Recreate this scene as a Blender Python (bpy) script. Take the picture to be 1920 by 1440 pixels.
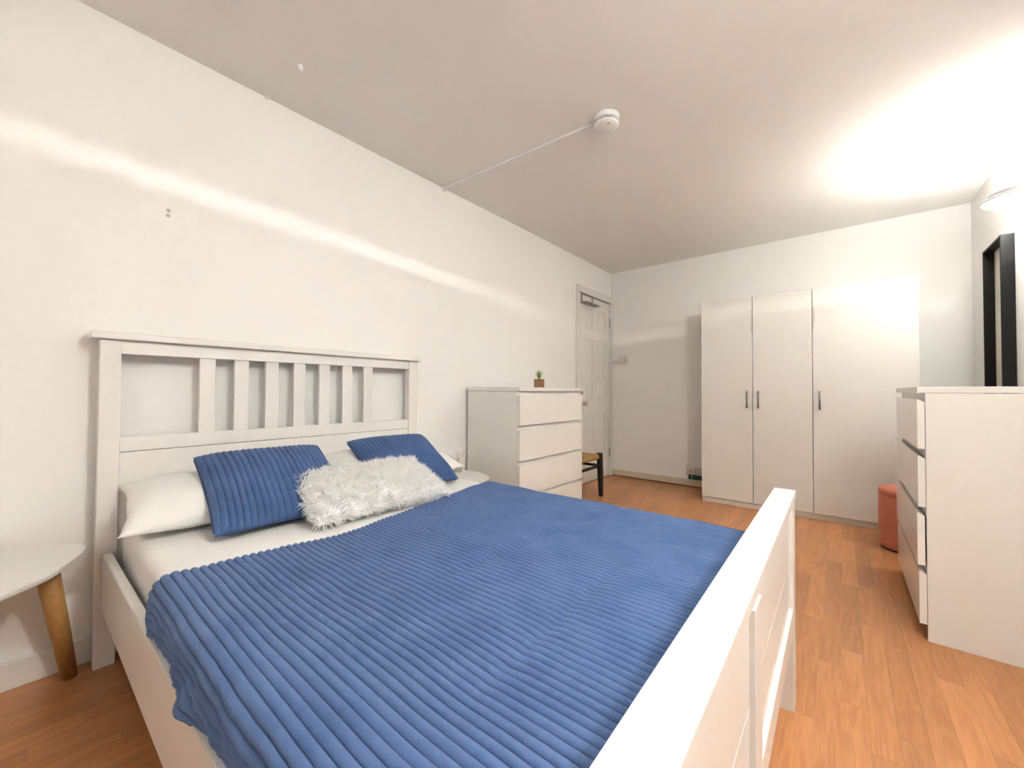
import bpy, bmesh, math, random
from mathutils import Vector, Matrix, noise

for o in list(bpy.data.objects): bpy.data.objects.remove(o)
S = bpy.context.scene
C = S.collection

# ------------------------------------------------------------------ camera
CAM = Vector((2.1211, -0.1195, 0.9883))
FW = Vector((-0.63817776, 0.76969264, 0.01738902))
RT = Vector((0.76985167, 0.63820653, 0.00456302))
UP = Vector((0.00758566, -0.01629898, 0.99983839))
cd = bpy.data.cameras.new('camera')
cd.sensor_fit = 'HORIZONTAL'; cd.sensor_width = 36.0; cd.lens = 746.58 / 1920 * 36
cd.clip_start = 0.02
cam = bpy.data.objects.new('camera', cd); C.objects.link(cam)
m = Matrix((RT, UP, -FW)).transposed().to_4x4(); m.translation = CAM
cam.matrix_world = m
S.camera = cam

# ------------------------------------------------------------------ world, exposure
w = bpy.data.worlds.new('night'); S.world = w; w.use_nodes = True
w.node_tree.nodes['Background'].inputs[0].default_value = (0.02, 0.025, 0.04, 1)
w.node_tree.nodes['Background'].inputs[1].default_value = 0.2
S.view_settings.view_transform = 'Standard'; S.view_settings.look = 'None'
S.view_settings.gamma = 1.0; S.view_settings.use_curve_mapping = False
S.view_settings.exposure = 3.0
LAMP_COL = (1.0, 0.988, 0.955)
BULB_W = 6.6          # bulb above each bowl
BOWL_E = 22.0          # glowing opal bowl

# ------------------------------------------------------------------ room size
H = 2.3944; YB = 4.287; XR = 2.8635; YN = -2.75

# ------------------------------------------------------------------ materials
MATS = {}
def mat(name, col, rough=0.5, metal=0.0, noise_amt=0.0, noise_scale=30.0, bump=0.0, bump_scale=200.0,
        coat=0.0, sheen=0.0, sheen_tint=None, spec=0.5, trans=0.0):
    m = bpy.data.materials.new(name); m.use_nodes = True
    nt = m.node_tree; b = nt.nodes['Principled BSDF']
    b.inputs['Base Color'].default_value = (*col, 1); b.inputs['Roughness'].default_value = rough
    b.inputs['Metallic'].default_value = metal; b.inputs['Specular IOR Level'].default_value = spec
    b.inputs['Coat Weight'].default_value = coat; b.inputs['Coat Roughness'].default_value = 0.08
    b.inputs['Sheen Weight'].default_value = sheen
    if sheen_tint: b.inputs['Sheen Tint'].default_value = (*sheen_tint, 1)
    b.inputs['Sheen Roughness'].default_value = 0.4
    b.inputs['Transmission Weight'].default_value = trans
    tc = nt.nodes.new('ShaderNodeTexCoord')
    if noise_amt:
        n = nt.nodes.new('ShaderNodeTexNoise'); n.inputs['Scale'].default_value = noise_scale
        n.inputs['Detail'].default_value = 5
        nt.links.new(tc.outputs['Object'], n.inputs['Vector'])
        mx = nt.nodes.new('ShaderNodeMix'); mx.data_type = 'RGBA'
        mx.inputs['A'].default_value = (*[c * (1 - noise_amt) for c in col], 1)
        mx.inputs['B'].default_value = (*[min(1, c * (1 + noise_amt)) for c in col], 1)
        nt.links.new(n.outputs['Fac'], mx.inputs['Factor'])
        nt.links.new(mx.outputs['Result'], b.inputs['Base Color'])
    if bump:
        n2 = nt.nodes.new('ShaderNodeTexNoise'); n2.inputs['Scale'].default_value = bump_scale
        n2.inputs['Detail'].default_value = 4
        nt.links.new(tc.outputs['Object'], n2.inputs['Vector'])
        bp = nt.nodes.new('ShaderNodeBump'); bp.inputs['Strength'].default_value = bump
        bp.inputs['Distance'].default_value = 0.002
        nt.links.new(n2.outputs['Fac'], bp.inputs['Height'])
        nt.links.new(bp.outputs['Normal'], b.inputs['Normal'])
    MATS[name] = m
    return m

def emis(name, col, strength, base=(0.9, 0.9, 0.88)):
    m = mat(name, base, 0.3)
    b = m.node_tree.nodes['Principled BSDF']
    b.inputs['Emission Color'].default_value = (*col, 1); b.inputs['Emission Strength'].default_value = strength
    return m

mat('wall', (0.922, 0.914, 0.890), 0.75, noise_amt=0.008, noise_scale=2.5, bump=0.05, bump_scale=90, spec=0.3)
mat('ceiling', (0.91, 0.885, 0.85), 0.8, noise_amt=0.012, noise_scale=1.5, bump=0.04, bump_scale=60, spec=0.3)
mat('gloss_trim', (0.80, 0.78, 0.74), 0.4, bump=0.05, bump_scale=40)
mat('old_trim', (0.74, 0.65, 0.49), 0.5, noise_amt=0.08, noise_scale=14)
mat('brown_bead', (0.20, 0.095, 0.03), 0.5, noise_amt=0.2)
mat('door_white', (0.82, 0.80, 0.76), 0.45, bump=0.04, bump_scale=50)
mat('bed_white', (0.84, 0.82, 0.79), 0.32, noise_amt=0.012, noise_scale=20, bump=0.06, bump_scale=50)
mat('chest_white', (0.83, 0.81, 0.77), 0.3)
mat('drawer_white', (0.85, 0.83, 0.79), 0.14)
mat('wardrobe_white', (0.80, 0.78, 0.735), 0.35)
mat('sheet', (0.86, 0.85, 0.825), 0.85, bump=0.25, bump_scale=14, sheen=0.15)
mat('pillow_white', (0.87, 0.865, 0.84), 0.85, bump=0.3, bump_scale=9, sheen=0.15)
fm = mat('fur', (0.99, 0.985, 0.975), 0.9, spec=0.0)
_t = fm.node_tree; _b = _t.nodes['Principled BSDF']; _tr = _t.nodes.new('ShaderNodeBsdfTranslucent'); _tr.inputs[0].default_value = (0.99, 0.985, 0.975, 1)
_mx = _t.nodes.new('ShaderNodeMixShader'); _mx.inputs[0].default_value = 0.5
_t.links.new(_b.outputs[0], _mx.inputs[1]); _t.links.new(_tr.outputs[0], _mx.inputs[2]); _t.links.new(_mx.outputs[0], _t.nodes['Material Output'].inputs[0])
mat('fur_base', (0.95, 0.94, 0.925), 0.9)
mat('seam_blue', (0.03, 0.06, 0.16), 0.9)
mat('metal_grey', (0.33, 0.31, 0.30), 0.35, metal=0.85)
mat('handle_grey', (0.22, 0.21, 0.21), 0.4, metal=0.6)
mat('chrome', (0.62, 0.58, 0.54), 0.2, metal=1.0)
mat('black_frame', (0.004, 0.0038, 0.0038), 0.45, spec=0.25, noise_amt=0.3, noise_scale=60)
mat('paper', (0.72, 0.70, 0.62), 0.7)
mat('black_wood', (0.008, 0.007, 0.007), 0.35)
mat('rush', (0.46, 0.27, 0.09), 0.75, noise_amt=0.25, noise_scale=60, bump=0.5, bump_scale=150)
mat('coral', (0.62, 0.205, 0.125), 0.8, noise_amt=0.08, noise_scale=20, sheen=0.5, sheen_tint=(1, .6, .5))
mat('coral_dark', (0.02, 0.015, 0.012), 0.7)
mat('plastic', (0.86, 0.855, 0.86), 0.35)
mat('plastic_warm', (0.70, 0.65, 0.56), 0.45)
mat('vent_black', (0.012, 0.012, 0.016), 0.6)
mat('detector_mark', (0.35, 0.34, 0.34), 0.5)
mat('teal', (0.005, 0.075, 0.09), 0.5, noise_amt=0.4, noise_scale=120)
mat('table_white', (0.80, 0.785, 0.755), 0.4)
mat('leaf', (0.21, 0.34, 0.055), 0.5, noise_amt=0.3, noise_scale=50)
mat('soil', (0.05, 0.03, 0.018), 0.9)
mat('reed', (0.55, 0.36, 0.22), 0.7)
mat('bottle', (0.75, 0.72, 0.66), 0.1, trans=0.6)
mat('cap_dark', (0.02, 0.018, 0.016), 0.4)
mat('glass_ring', (0.72, 0.86, 0.80), 0.25)
mat('lamp_grey', (0.42, 0.40, 0.38), 0.5)
for k_, p_ in (('a', 0.44), ('b', 1.08), ('c', 0.32)): emis('opal_bowl_' + k_, LAMP_COL, BOWL_E * p_)
mat('hole', (0.60, 0.56, 0.51), 0.9)

def wood_mat(name, c1, c2, scale, rough, axis='Y', per_object=False, coordsrc='Object'):
    m = bpy.data.materials.new(name); m.use_nodes = True; nt = m.node_tree
    b = nt.nodes['Principled BSDF']; b.inputs['Roughness'].default_value = rough
    L = nt.links.new
    if per_object:
        geo = nt.nodes.new('ShaderNodeNewGeometry'); src = geo.outputs['Position']
    else:
        tc = nt.nodes.new('ShaderNodeTexCoord'); src = tc.outputs['Object']
    oi = nt.nodes.new('ShaderNodeObjectInfo')
    mul = nt.nodes.new('ShaderNodeMath'); mul.operation = 'MULTIPLY'; mul.inputs[1].default_value = 37.0
    L(oi.outputs['Random'], mul.inputs[0])
    comb = nt.nodes.new('ShaderNodeCombineXYZ')
    for k in range(3): L(mul.outputs[0], comb.inputs[k])
    add = nt.nodes.new('ShaderNodeVectorMath'); add.operation = 'ADD'
    L(src, add.inputs[0]); L(comb.outputs[0], add.inputs[1])
    mp = nt.nodes.new('ShaderNodeMapping')
    sc = {'X': (0.06, .7, .7), 'Y': (.7, 0.06, .7), 'Z': (.7, .7, 0.06)}[axis]
    mp.inputs['Scale'].default_value = [s * scale for s in sc]
    L(add.outputs[0], mp.inputs['Vector'])
    n1 = nt.nodes.new('ShaderNodeTexNoise'); n1.inputs['Scale'].default_value = 1.0
    n1.inputs['Detail'].default_value = 3; n1.inputs['Distortion'].default_value = 1.2
    L(mp.outputs[0], n1.inputs['Vector'])
    # growth rings: fold the noise into bands
    m1 = nt.nodes.new('ShaderNodeMath'); m1.operation = 'MULTIPLY'; m1.inputs[1].default_value = 30.0
    L(n1.outputs['Fac'], m1.inputs[0])
    m2 = nt.nodes.new('ShaderNodeMath'); m2.operation = 'SINE'; L(m1.outputs[0], m2.inputs[0])
    m3 = nt.nodes.new('ShaderNodeMapRange'); m3.inputs['From Min'].default_value = -1
    L(m2.outputs[0], m3.inputs['Value'])
    n2 = nt.nodes.new('ShaderNodeTexNoise'); n2.inputs['Scale'].default_value = 9.0
    n2.inputs['Detail'].default_value = 4
    mp2 = nt.nodes.new('ShaderNodeMapping')
    mp2.inputs['Scale'].default_value = [s * scale for s in {'X': (0.03, 1, 1), 'Y': (1, 0.03, 1), 'Z': (1, 1, 0.03)}[axis]]
    L(add.outputs[0], mp2.inputs['Vector']); L(mp2.outputs[0], n2.inputs['Vector'])
    mixf = nt.nodes.new('ShaderNodeMix'); mixf.inputs['Factor'].default_value = 0.70
    L(m3.outputs[0], mixf.inputs['A']); L(n2.outputs['Fac'], mixf.inputs['B'])
    mx = nt.nodes.new('ShaderNodeMix'); mx.data_type = 'RGBA'
    mx.inputs['A'].default_value = (*c1, 1); mx.inputs['B'].default_value = (*c2, 1)
    L(mixf.outputs['Result'], mx.inputs['Factor'])
    hsv = nt.nodes.new('ShaderNodeHueSaturation')
    mr = nt.nodes.new('ShaderNodeMapRange')
    mr.inputs['To Min'].default_value = 0.86; mr.inputs['To Max'].default_value = 1.14
    L(oi.outputs['Random'], mr.inputs['Value'])
    if per_object: L(mr.outputs[0], hsv.inputs['Value'])
    L(mx.outputs['Result'], hsv.inputs['Color'])
    L(hsv.outputs[0], b.inputs['Base Color'])
    MATS[name] = m
    return m
wood_mat('laminate', (0.43, 0.168, 0.058), (0.66, 0.310, 0.128), 26, 0.34, 'Y', True)
wood_mat('leg_wood', (0.42, 0.22, 0.06), (0.60, 0.36, 0.13), 30, 0.5, 'Z')
wood_mat('pot_wood', (0.16, 0.075, 0.03), (0.40, 0.22, 0.11), 40, 0.75, 'Y')

# blue ribbed plush
def plush(name, c1, c2):
    m = bpy.data.materials.new(name); m.use_nodes = True; nt = m.node_tree; L = nt.links.new
    b = nt.nodes['Principled BSDF']; b.inputs['Roughness'].default_value = 0.85
    b.inputs['Specular IOR Level'].default_value = 0.2
    b.inputs['Sheen Weight'].default_value = 0.22; b.inputs['Sheen Roughness'].default_value = 0.5
    b.inputs['Sheen Tint'].default_value = (0.62, 0.74, 1, 1)
    tc = nt.nodes.new('ShaderNodeTexCoord')
    n = nt.nodes.new('ShaderNodeTexNoise'); n.inputs['Scale'].default_value = 9; n.inputs['Detail'].default_value = 6
    n.inputs['Roughness'].default_value = 0.65
    L(tc.outputs['Object'], n.inputs['Vector'])
    r = nt.nodes.new('ShaderNodeMapRange'); r.inputs['From Min'].default_value = 0.3; r.inputs['From Max'].default_value = 0.7
    L(n.outputs['Fac'], r.inputs['Value'])
    mx = nt.nodes.new('ShaderNodeMix'); mx.data_type = 'RGBA'
    mx.inputs['A'].default_value = (*c1, 1); mx.inputs['B'].default_value = (*c2, 1)
    L(r.outputs[0], mx.inputs['Factor']); L(mx.outputs['Result'], b.inputs['Base Color'])
    n2 = nt.nodes.new('ShaderNodeTexNoise'); n2.inputs['Scale'].default_value = 420; n2.inputs['Detail'].default_value = 3
    L(tc.outputs['Object'], n2.inputs['Vector'])
    bp = nt.nodes.new('ShaderNodeBump'); bp.inputs['Strength'].default_value = 0.6; bp.inputs['Distance'].default_value = 0.0012
    L(n2.outputs['Fac'], bp.inputs['Height']); L(bp.outputs['Normal'], b.inputs['Normal'])
    MATS[name] = m
plush('plush_blanket', (0.066, 0.125, 0.285), (0.105, 0.175, 0.360))
plush('plush_cushion', (0.048, 0.100, 0.240), (0.076, 0.140, 0.310))

# wardrobe door with grime beside its handle edge (object space, own shape)
def grime_mat(name, ex, zc, zr, seed, amount):
    m = mat(name, (0.80, 0.78, 0.735), 0.35); nt = m.node_tree; L = nt.links.new
    b = nt.nodes['Principled BSDF']
    tc = nt.nodes.new('ShaderNodeTexCoord'); sp = nt.nodes.new('ShaderNodeSeparateXYZ')
    L(tc.outputs['Object'], sp.inputs[0])
    def mathn(op, a, v=None):
        n = nt.nodes.new('ShaderNodeMath'); n.operation = op
        if hasattr(a, 'links') or not isinstance(a, (int, float)): L(a, n.inputs[0])
        else: n.inputs[0].default_value = a
        if v is not None:
            if isinstance(v, (int, float)): n.inputs[1].default_value = v
            else: L(v, n.inputs[1])
        return n.outputs[0]
    dx = mathn('ABSOLUTE', mathn('SUBTRACT', sp.outputs['X'], ex))
    fx = mathn('MAXIMUM', mathn('SUBTRACT', 1.0, mathn('DIVIDE', dx, 0.045)), 0.0)
    dz = mathn('ABSOLUTE', mathn('SUBTRACT', sp.outputs['Z'], zc))
    fz = mathn('MAXIMUM', mathn('SUBTRACT', 1.0, mathn('DIVIDE', dz, zr)), 0.0)
    n = nt.nodes.new('ShaderNodeTexNoise'); n.inputs['Scale'].default_value = 12; n.inputs['Detail'].default_value = 2
    mp = nt.nodes.new('ShaderNodeMapping'); mp.inputs['Location'].default_value = (seed, seed, seed)
    L(tc.outputs['Object'], mp.inputs[0]); L(mp.outputs[0], n.inputs['Vector'])
    s = mathn('MULTIPLY', fx, mathn('POWER', fz, 0.4))
    s = mathn('ADD', mathn('MULTIPLY', s, 0.45), n.outputs['Fac'])
    r = nt.nodes.new('ShaderNodeMapRange'); r.inputs['From Min'].default_value = 0.80; r.inputs['From Max'].default_value = 0.86
    r.inputs['To Max'].default_value = amount
    L(s, r.inputs['Value'])
    mx = nt.nodes.new('ShaderNodeMix'); mx.data_type = 'RGBA'
    mx.inputs['A'].default_value = (0.80, 0.78, 0.735, 1); mx.inputs['B'].default_value = (0.30, 0.25, 0.215, 1)
    L(r.outputs[0], mx.inputs['Factor']); L(mx.outputs['Result'], b.inputs['Base Color'])

# ------------------------------------------------------------------ helpers
def link(o, parent=None):
    C.objects.link(o)
    if parent: o.parent = parent
    return o
def obj(name, bm, material, parent=None, smooth=False):
    me = bpy.data.meshes.new(name)
    bmesh.ops.recalc_face_normals(bm, faces=bm.faces)
    bm.to_mesh(me); bm.free()
    if material: me.materials.append(MATS[material] if isinstance(material, str) else material)
    if smooth:
        for p in me.polygons: p.use_smooth = True
    return link(bpy.data.objects.new(name, me), parent)
def tag(o, label, cat, group=None):
    o['label'] = label; o['category'] = cat
    if group: o['group'] = group
    return o
def thing(name, label, cat, loc=(0, 0, 0), rz=0.0, group=None):
    o = bpy.data.objects.new(name, None); C.objects.link(o)
    o.empty_display_size = 0.05
    o.location = loc; o.rotation_euler = (0, 0, rz)
    return tag(o, label, cat, group)
def struct(o): o['kind'] = 'structure'; return o
def box(bm, a, b, bev=0.0, seg=2):
    a = Vector(a); b = Vector(b); c = (a + b) / 2; d = b - a
    tmp = bmesh.new()
    bmesh.ops.create_cube(tmp, size=1.0)
    for v in tmp.verts: v.co = Vector((v.co.x * d.x, v.co.y * d.y, v.co.z * d.z)) + c
    if bev: bmesh.ops.bevel(tmp, geom=tmp.edges[:], offset=bev, segments=seg, affect='EDGES', profile=0.5)
    me = bpy.data.meshes.new('t'); tmp.to_mesh(me); tmp.free(); bm.from_mesh(me); bpy.data.meshes.remove(me)
    return bm
def bx(name, a, b, material, parent=None, bev=0.0, seg=2):
    bm = bmesh.new(); box(bm, a, b, bev, seg)
    return obj(name, bm, material, parent)
def prism(bm, pts, d0, d1, fn):
    """polygon pts (u,v) swept from d0 to d1; fn(u,v,d) -> xyz"""
    A = [bm.verts.new(fn(u, v, d0)) for u, v in pts]; B = [bm.verts.new(fn(u, v, d1)) for u, v in pts]
    n = len(pts)
    bm.faces.new(A); bm.faces.new(B[::-1])
    for i in range(n): bm.faces.new((A[i], B[i], B[(i + 1) % n], A[(i + 1) % n]))
    return bm
def tube(bm, pts, radii, seg=12, cap=True):
    rings = []
    pts = [Vector(p) for p in pts]
    for i, p in enumerate(pts):
        d = (pts[min(i + 1, len(pts) - 1)] - pts[max(i - 1, 0)]).normalized()
        a = d.orthogonal().normalized() if i == 0 else (prev - d * prev.dot(d)).normalized()
        prev = a
        b = d.cross(a); r = radii[i] if hasattr(radii, '__len__') else radii
        rings.append([bm.verts.new(p + (a * math.cos(t) + b * math.sin(t)) * r) for t in [2 * math.pi * k / seg for k in range(seg)]])
    for i in range(len(rings) - 1):
        for k in range(seg):
            bm.faces.new((rings[i][k], rings[i][(k + 1) % seg], rings[i + 1][(k + 1) % seg], rings[i + 1][k]))
    if cap: bm.faces.new(rings[0][::-1]); bm.faces.new(rings[-1])
    return bm
def lathe(bm, prof, seg=40, a0=0.0, a1=2 * math.pi, center=(0, 0, 0), closed_prof=False):
    full = abs(a1 - a0 - 2 * math.pi) < 1e-6
    n = seg if full else seg + 1
    rings = []
    for r, z in prof:
        if r < 1e-6: rings.append([bm.verts.new((center[0], center[1], center[2] + z))] * n)
        else: rings.append([bm.verts.new((center[0] + r * math.cos(a0 + (a1 - a0) * k / seg), center[1] + r * math.sin(a0 + (a1 - a0) * k / seg), center[2] + z)) for k in range(n)])
    m = len(rings)
    for i in range(m if closed_prof else m - 1):
        A = rings[i]; B = rings[(i + 1) % m]
        for k in range(seg):
            k2 = (k + 1) % n
            vs = []
            for v in (A[k], A[k2], B[k2], B[k]):
                if v not in vs: vs.append(v)
            if len(vs) > 2:
                try: bm.faces.new(vs)
                except ValueError: pass
    return bm
def n3(x, y, z): return noise.noise(Vector((x, y, z)))

# ------------------------------------------------------------------ room shell
T = 0.10
bm = bmesh.new(); box(bm, (-T, YN - T, -0.08), (XR + T, YB + T, -0.006))
floor = struct(obj('floor', bm, 'laminate'))
floor['label'] = 'orange oak laminate floor of short staggered strips'
bm = bmesh.new(); box(bm, (-T, YN - T, H), (XR + T, YB + T, H + 0.08)); ceiling = struct(obj('ceiling', bm, 'ceiling'))
DY0, DY1, DZ = 3.535, 4.245, 2.032           # door opening
bm = bmesh.new()
box(bm, (-T, YN - T, 0), (0, DY0, H)); box(bm, (-T, DY0, DZ), (0, DY1, H)); box(bm, (-T, DY1, 0), (0, YB, H))
wall_left = struct(obj('wall_left', bm, 'wall'))
wall_back = struct(bx('wall_back', (-T, YB, 0), (XR + T, YB + T, H), 'wall'))
wall_right = struct(bx('wall_right', (XR, YN - T, 0), (XR + T, YB, H), 'wall'))
wall_front = struct(bx('wall_front', (0, YN - T, 0), (XR, YN, H), 'wall'))

def skirting(name, a, b, material, parent=None):
    return struct(bx(name, a, b, material, parent, 0.004, 2))
skirting('baseboard_left', (0, YN, 0), (0.016, 3.47, 0.092), 'gloss_trim')
bb = skirting('baseboard_back', (0, YB - 0.016, 0.008), (1.60, YB, 0.076), 'old_trim')
bead = bx('floor_bead', (0, YB - 0.022, 0), (1.60, YB - 0.001, 0.012), 'brown_bead', bb, 0.003, 1)
skirting('baseboard_right', (XR - 0.016, YN, 0), (XR, YB - 0.02, 0.092), 'gloss_trim')

# small marks on the left wall and ceiling
for (y, z) in ((0.227, 1.722), (0.226, 1.700)):
    bm = bmesh.new(); lathe(bm, [(0.0, 0.0022), (0.005, 0.002), (0.007, 0.0)], 12)
    o = obj('plug_hole', bm, 'hole', wall_left); o.rotation_euler = (0, math.pi / 2, 0); o.location = (0, y, z)
bm = bmesh.new(); lathe(bm, [(0.0, -0.012), (0.005, -0.010), (0.012, -0.004), (0.016, 0.0)], 12)
o = obj('filler_lump', bm, 'wall', wall_left, True); o.location = (0.004, 0.579, H)
bm = bmesh.new(); tube(bm, [(0, 0, 0.001), (0, 0, -0.008), (0.002, 0.0, -0.020), (0.009, 0.001, -0.026), (0.015, 0.002, -0.018)], [0.011, 0.010, 0.007, 0.006, 0.004], 12)
o = obj('ceiling_hook', bm, 'plastic', None, True); o.location = (0.323, 0.601, H)
tag(o, 'tiny white hook stub on ceiling near left wall', 'hook')

# ------------------------------------------------------------------ laminate strips
random.seed(11)
PW = 0.0640
pieces = []
nrow = int(math.ceil((XR - 0.0) / PW))
for r in range(nrow):
    x0 = r * PW; x1 = min(x0 + PW, XR)
    y = YN - random.uniform(0, 0.5)
    while y < YB:
        Ln = random.choice([0.34, 0.45, 0.56, 0.68, 0.8])
        a, b2 = max(y, YN), min(y + Ln, YB); y += Ln
        if b2 - a > 0.03: pieces.append((x0, x1, a, b2))
def score(p):
    cx, cy = (p[0] + p[1]) / 2, (p[2] + p[3]) / 2
    hid = 0
    if 0.10 < cx < 1.92 and 0.12 < cy < 1.38: hid = 1       # under the bed
    if cy < -0.55: hid = 1
    if cx > 2.0 and cy < 0.6: hid = 1
    if cx > 2.45 and 2.1 < cy < 3.1: hid = 1
    if cy > 3.85 and cx > 1.2: hid = 1
    if cx < 0.45 and 1.9 < cy < 2.7: hid = 1
    v = Vector((cx, cy, 0)) - CAM
    return hid * 100 + v.length
pieces.sort(key=score)
GAP = 0.00018
for i, (x0, x1, a, b2) in enumerate(pieces[:290]):
    bm = bmesh.new(); cx, cy = (x0 + x1) / 2, (a + b2) / 2
    box(bm, (x0 + GAP - cx, a + GAP - cy, -0.006), (x1 - GAP - cx, b2 - GAP - cy, 0.0))
    o = obj('plank', bm, 'laminate', floor); o.location = (cx, cy, 0)
bm = bmesh.new()
for (x0, x1, a, b2) in pieces[290:]: box(bm, (x0 + GAP, a + GAP, -0.006), (x1 - GAP, b2 - GAP, 0))
o = obj('plank_field', bm, 'laminate', floor); o['kind'] = 'stuff'

# ------------------------------------------------------------------ wall lamps
def wall_lamp(label, y, z, bowl, watt, tilt=0.0, collar=0.020, rim=-0.0026, soft=0.001):
    R = 0.145; cx = XR - 0.018
    t = thing('wall_lamp', label, 'wall lamp', (cx, y, z), 0, 'round glass wall uplighters')
    t.rotation_euler = (tilt, 0, 0)
    bm = bmesh.new()      # back plate on the wall
    prism(bm, [(-0.05, -0.045), (0.05, -0.045), (0.05, 0.05), (-0.05, 0.05)], 0.006, 0.018, lambda u, v, d: (d, u, v))
    obj('back_plate', bm, 'lamp_grey', t)
    a0, a1 = math.pi / 2 - 0.10, 3 * math.pi / 2 + 0.10   # the half that stands off the wall
    bm = bmesh.new()      # pale glass ring
    lathe(bm, [(0.116, 0.0), (R - 0.003, 0.0), (R, 0.004), (R - 0.003, 0.008), (0.116, 0.008)], 200, a0, a1, closed_prof=True)
    obj('glass_ring', bm, 'glass_ring', t, True)
    bm = bmesh.new()      # grey collar holding the ring
    lathe(bm, [(0.113, 0.0), (0.116, 0.0), (0.116, collar), (0.113, collar)], 200, a0, a1, closed_prof=True)
    obj('collar', bm, 'lamp_grey', t)
    bm = bmesh.new()      # opal bowl below, a narrow gap under the ring
    prof = [(0.1125, rim)] + [(0.1125 * math.cos(s), rim - 0.052 * math.sin(s)) for s in [math.pi / 2 * k / 6 for k in range(1, 6)]] + [(0.0, -0.0546)]
    lathe(bm, prof, 40, a0, a1)
    bw = obj('opal_bowl', bm, bowl, t, True)
    bm = bmesh.new(); lathe(bm, [(0.0, 0.016), (0.004, 0.014), (0.006, 0.008), (0.006, -0.008), (0.004, -0.02), (0.008, -0.03)], 12)
    b2 = obj('lamp_holder', bm, 'plastic', t, True); b2.location = (-0.020, 0, -0.018)
    ld = bpy.data.lights.new('bulb', 'POINT'); ld.energy = watt; ld.color = LAMP_COL; ld.shadow_soft_size = soft
    lo = bpy.data.objects.new('bulb', ld); C.objects.link(lo); lo.parent = t; lo.location = (-0.020, 0, 0.0046)
    return t
wall_lamp('round pale glass wall lamp above the deep black frame', 3.135, 2.0, 'opal_bowl_a', BULB_W * 0.50, 0.0, 0.036, 0.0, 0.03)
wall_lamp('round pale glass wall lamp on the right wall level with the bed', 0.62, 2.0, 'opal_bowl_b', BULB_W * 1.3, math.radians(-2.2), 0.042)
wall_lamp('round pale glass wall lamp at the room end opposite the wardrobe', -1.85, 2.0, 'opal_bowl_c', BULB_W * 0.4, 0.0, 0.030, 0.0, 0.03)

# ------------------------------------------------------------------ door
door = bpy.data.objects.new('door_1', None); C.objects.link(door); struct(door)
door['label'] = 'white six-panel door with steel knob in the far corner'
LX0, LX1 = -0.042, -0.004       # leaf thickness range in x
leaf_y0, leaf_y1, leaf_z0, leaf_z1 = DY0 + 0.004, DY1 - 0.004, 0.006, DZ - 0.006
bm = bmesh.new()
# leaf = back slab + stiles/rails, panels stand in the recesses
rec = 0.010
box(bm, (LX0, leaf_y0, leaf_z0), (LX1 - rec, leaf_y1, leaf_z1))
W = leaf_y1 - leaf_y0
st = 0.105; mid = 0.095
cy0 = leaf_y0 + st; cy1 = leaf_y0 + (W - mid) / 2; cy2 = cy1 + mid; cy3 = leaf_y1 - st
zr = [leaf_z0, 0.215, 0.745, 0.845 + 0.03, 1.56, 1.655, 1.89, leaf_z1]
fx0, fx1 = LX1 - rec, LX1
for (a, b2) in ((leaf_y0, cy0), (cy1, cy2), (cy3, leaf_y1)): box(bm, (fx0, a, leaf_z0), (fx1, b2, leaf_z1))
for (a, b2) in ((zr[0], zr[1]), (zr[2], zr[3]), (zr[4], zr[5]), (zr[6], zr[7])):
    box(bm, (fx0, cy0, a), (fx1, cy1, b2)); box(bm, (fx0, cy2, a), (fx1, cy3, b2))
leaf = obj('door_leaf', bm, 'door_white', door)
for (a, b2) in ((cy0, cy1), (cy2, cy3)):
    for (c, d) in ((zr[1], zr[2]), (zr[3], zr[4]), (zr[5], zr[6])):
        bm = bmesh.new(); g = 0.012; s = 0.03
        o1 = [(fx0, a + g, c + g), (fx0, b2 - g, c + g), (fx0, b2 - g, d - g), (fx0, a + g, d - g)]
        o2 = [(fx1 - 0.001, a + g + s, c + g + s), (fx1 - 0.001, b2 - g - s, c + g + s), (fx1 - 0.001, b2 - g - s, d - g - s), (fx1 - 0.001, a + g + s, d - g - s)]
        A = [bm.verts.new(p) for p in o1]; B = [bm.verts.new(p) for p in o2]
        bm.faces.new(B); bm.faces.new(A[::-1])
        for k in range(4): bm.faces.new((A[k], A[(k + 1) % 4], B[(k + 1) % 4], B[k]))
        obj('panel', bm, 'door_white', leaf)
# knob, rose and lock above
kn = bpy.data.objects.new('door_knob', None)
bm = bmesh.new(); lathe(bm, [(0.0, 0.0), (0.026, 0.0), (0.026, 0.005), (0.012, 0.010), (0.009, 0.026), (0.016, 0.034), (0.024, 0.046), (0.024, 0.056), (0.016, 0.064), (0, 0.066)], 24)
k = obj('door_knob', bm, 'chrome', leaf, True); k.rotation_euler = (0, math.pi / 2, 0); k.location = (LX1, leaf_y0 + 0.066, 0.86)
k['label'] = 'round steel door knob'
bm = bmesh.new(); lathe(bm, [(0, 0), (0.017, 0), (0.016, 0.005), (0, 0.006)], 20)
k = obj('lock_rose', bm, 'chrome', leaf, True); k.rotation_euler = (0, math.pi / 2, 0); k.location = (LX1, leaf_y0 + 0.066, 0.975)
bpy.data.objects.remove(kn)
for z in (1.80, 0.27):
    bm = bmesh.new(); tube(bm, [(0.004, DY1 - 0.002, z - 0.05), (0.004, DY1 - 0.002, z + 0.05)], 0.006, 10)
    obj('hinge', bm, 'metal_grey', leaf, False)
# architrave and jamb
def frame_piece(a, b2): return bx('door_frame', a, b2, 'gloss_trim', door, 0.005, 2)
frame_piece((0, DY0 - 0.068, 0), (0.022, DY0 + 0.000, DZ + 0.0))
frame_piece((0, DY1 - 0.000, 0), (0.022, YB - 0.001, DZ + 0.0))
frame_piece((0, DY0 - 0.068, DZ), (0.022, YB - 0.001, DZ + 0.07))

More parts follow.
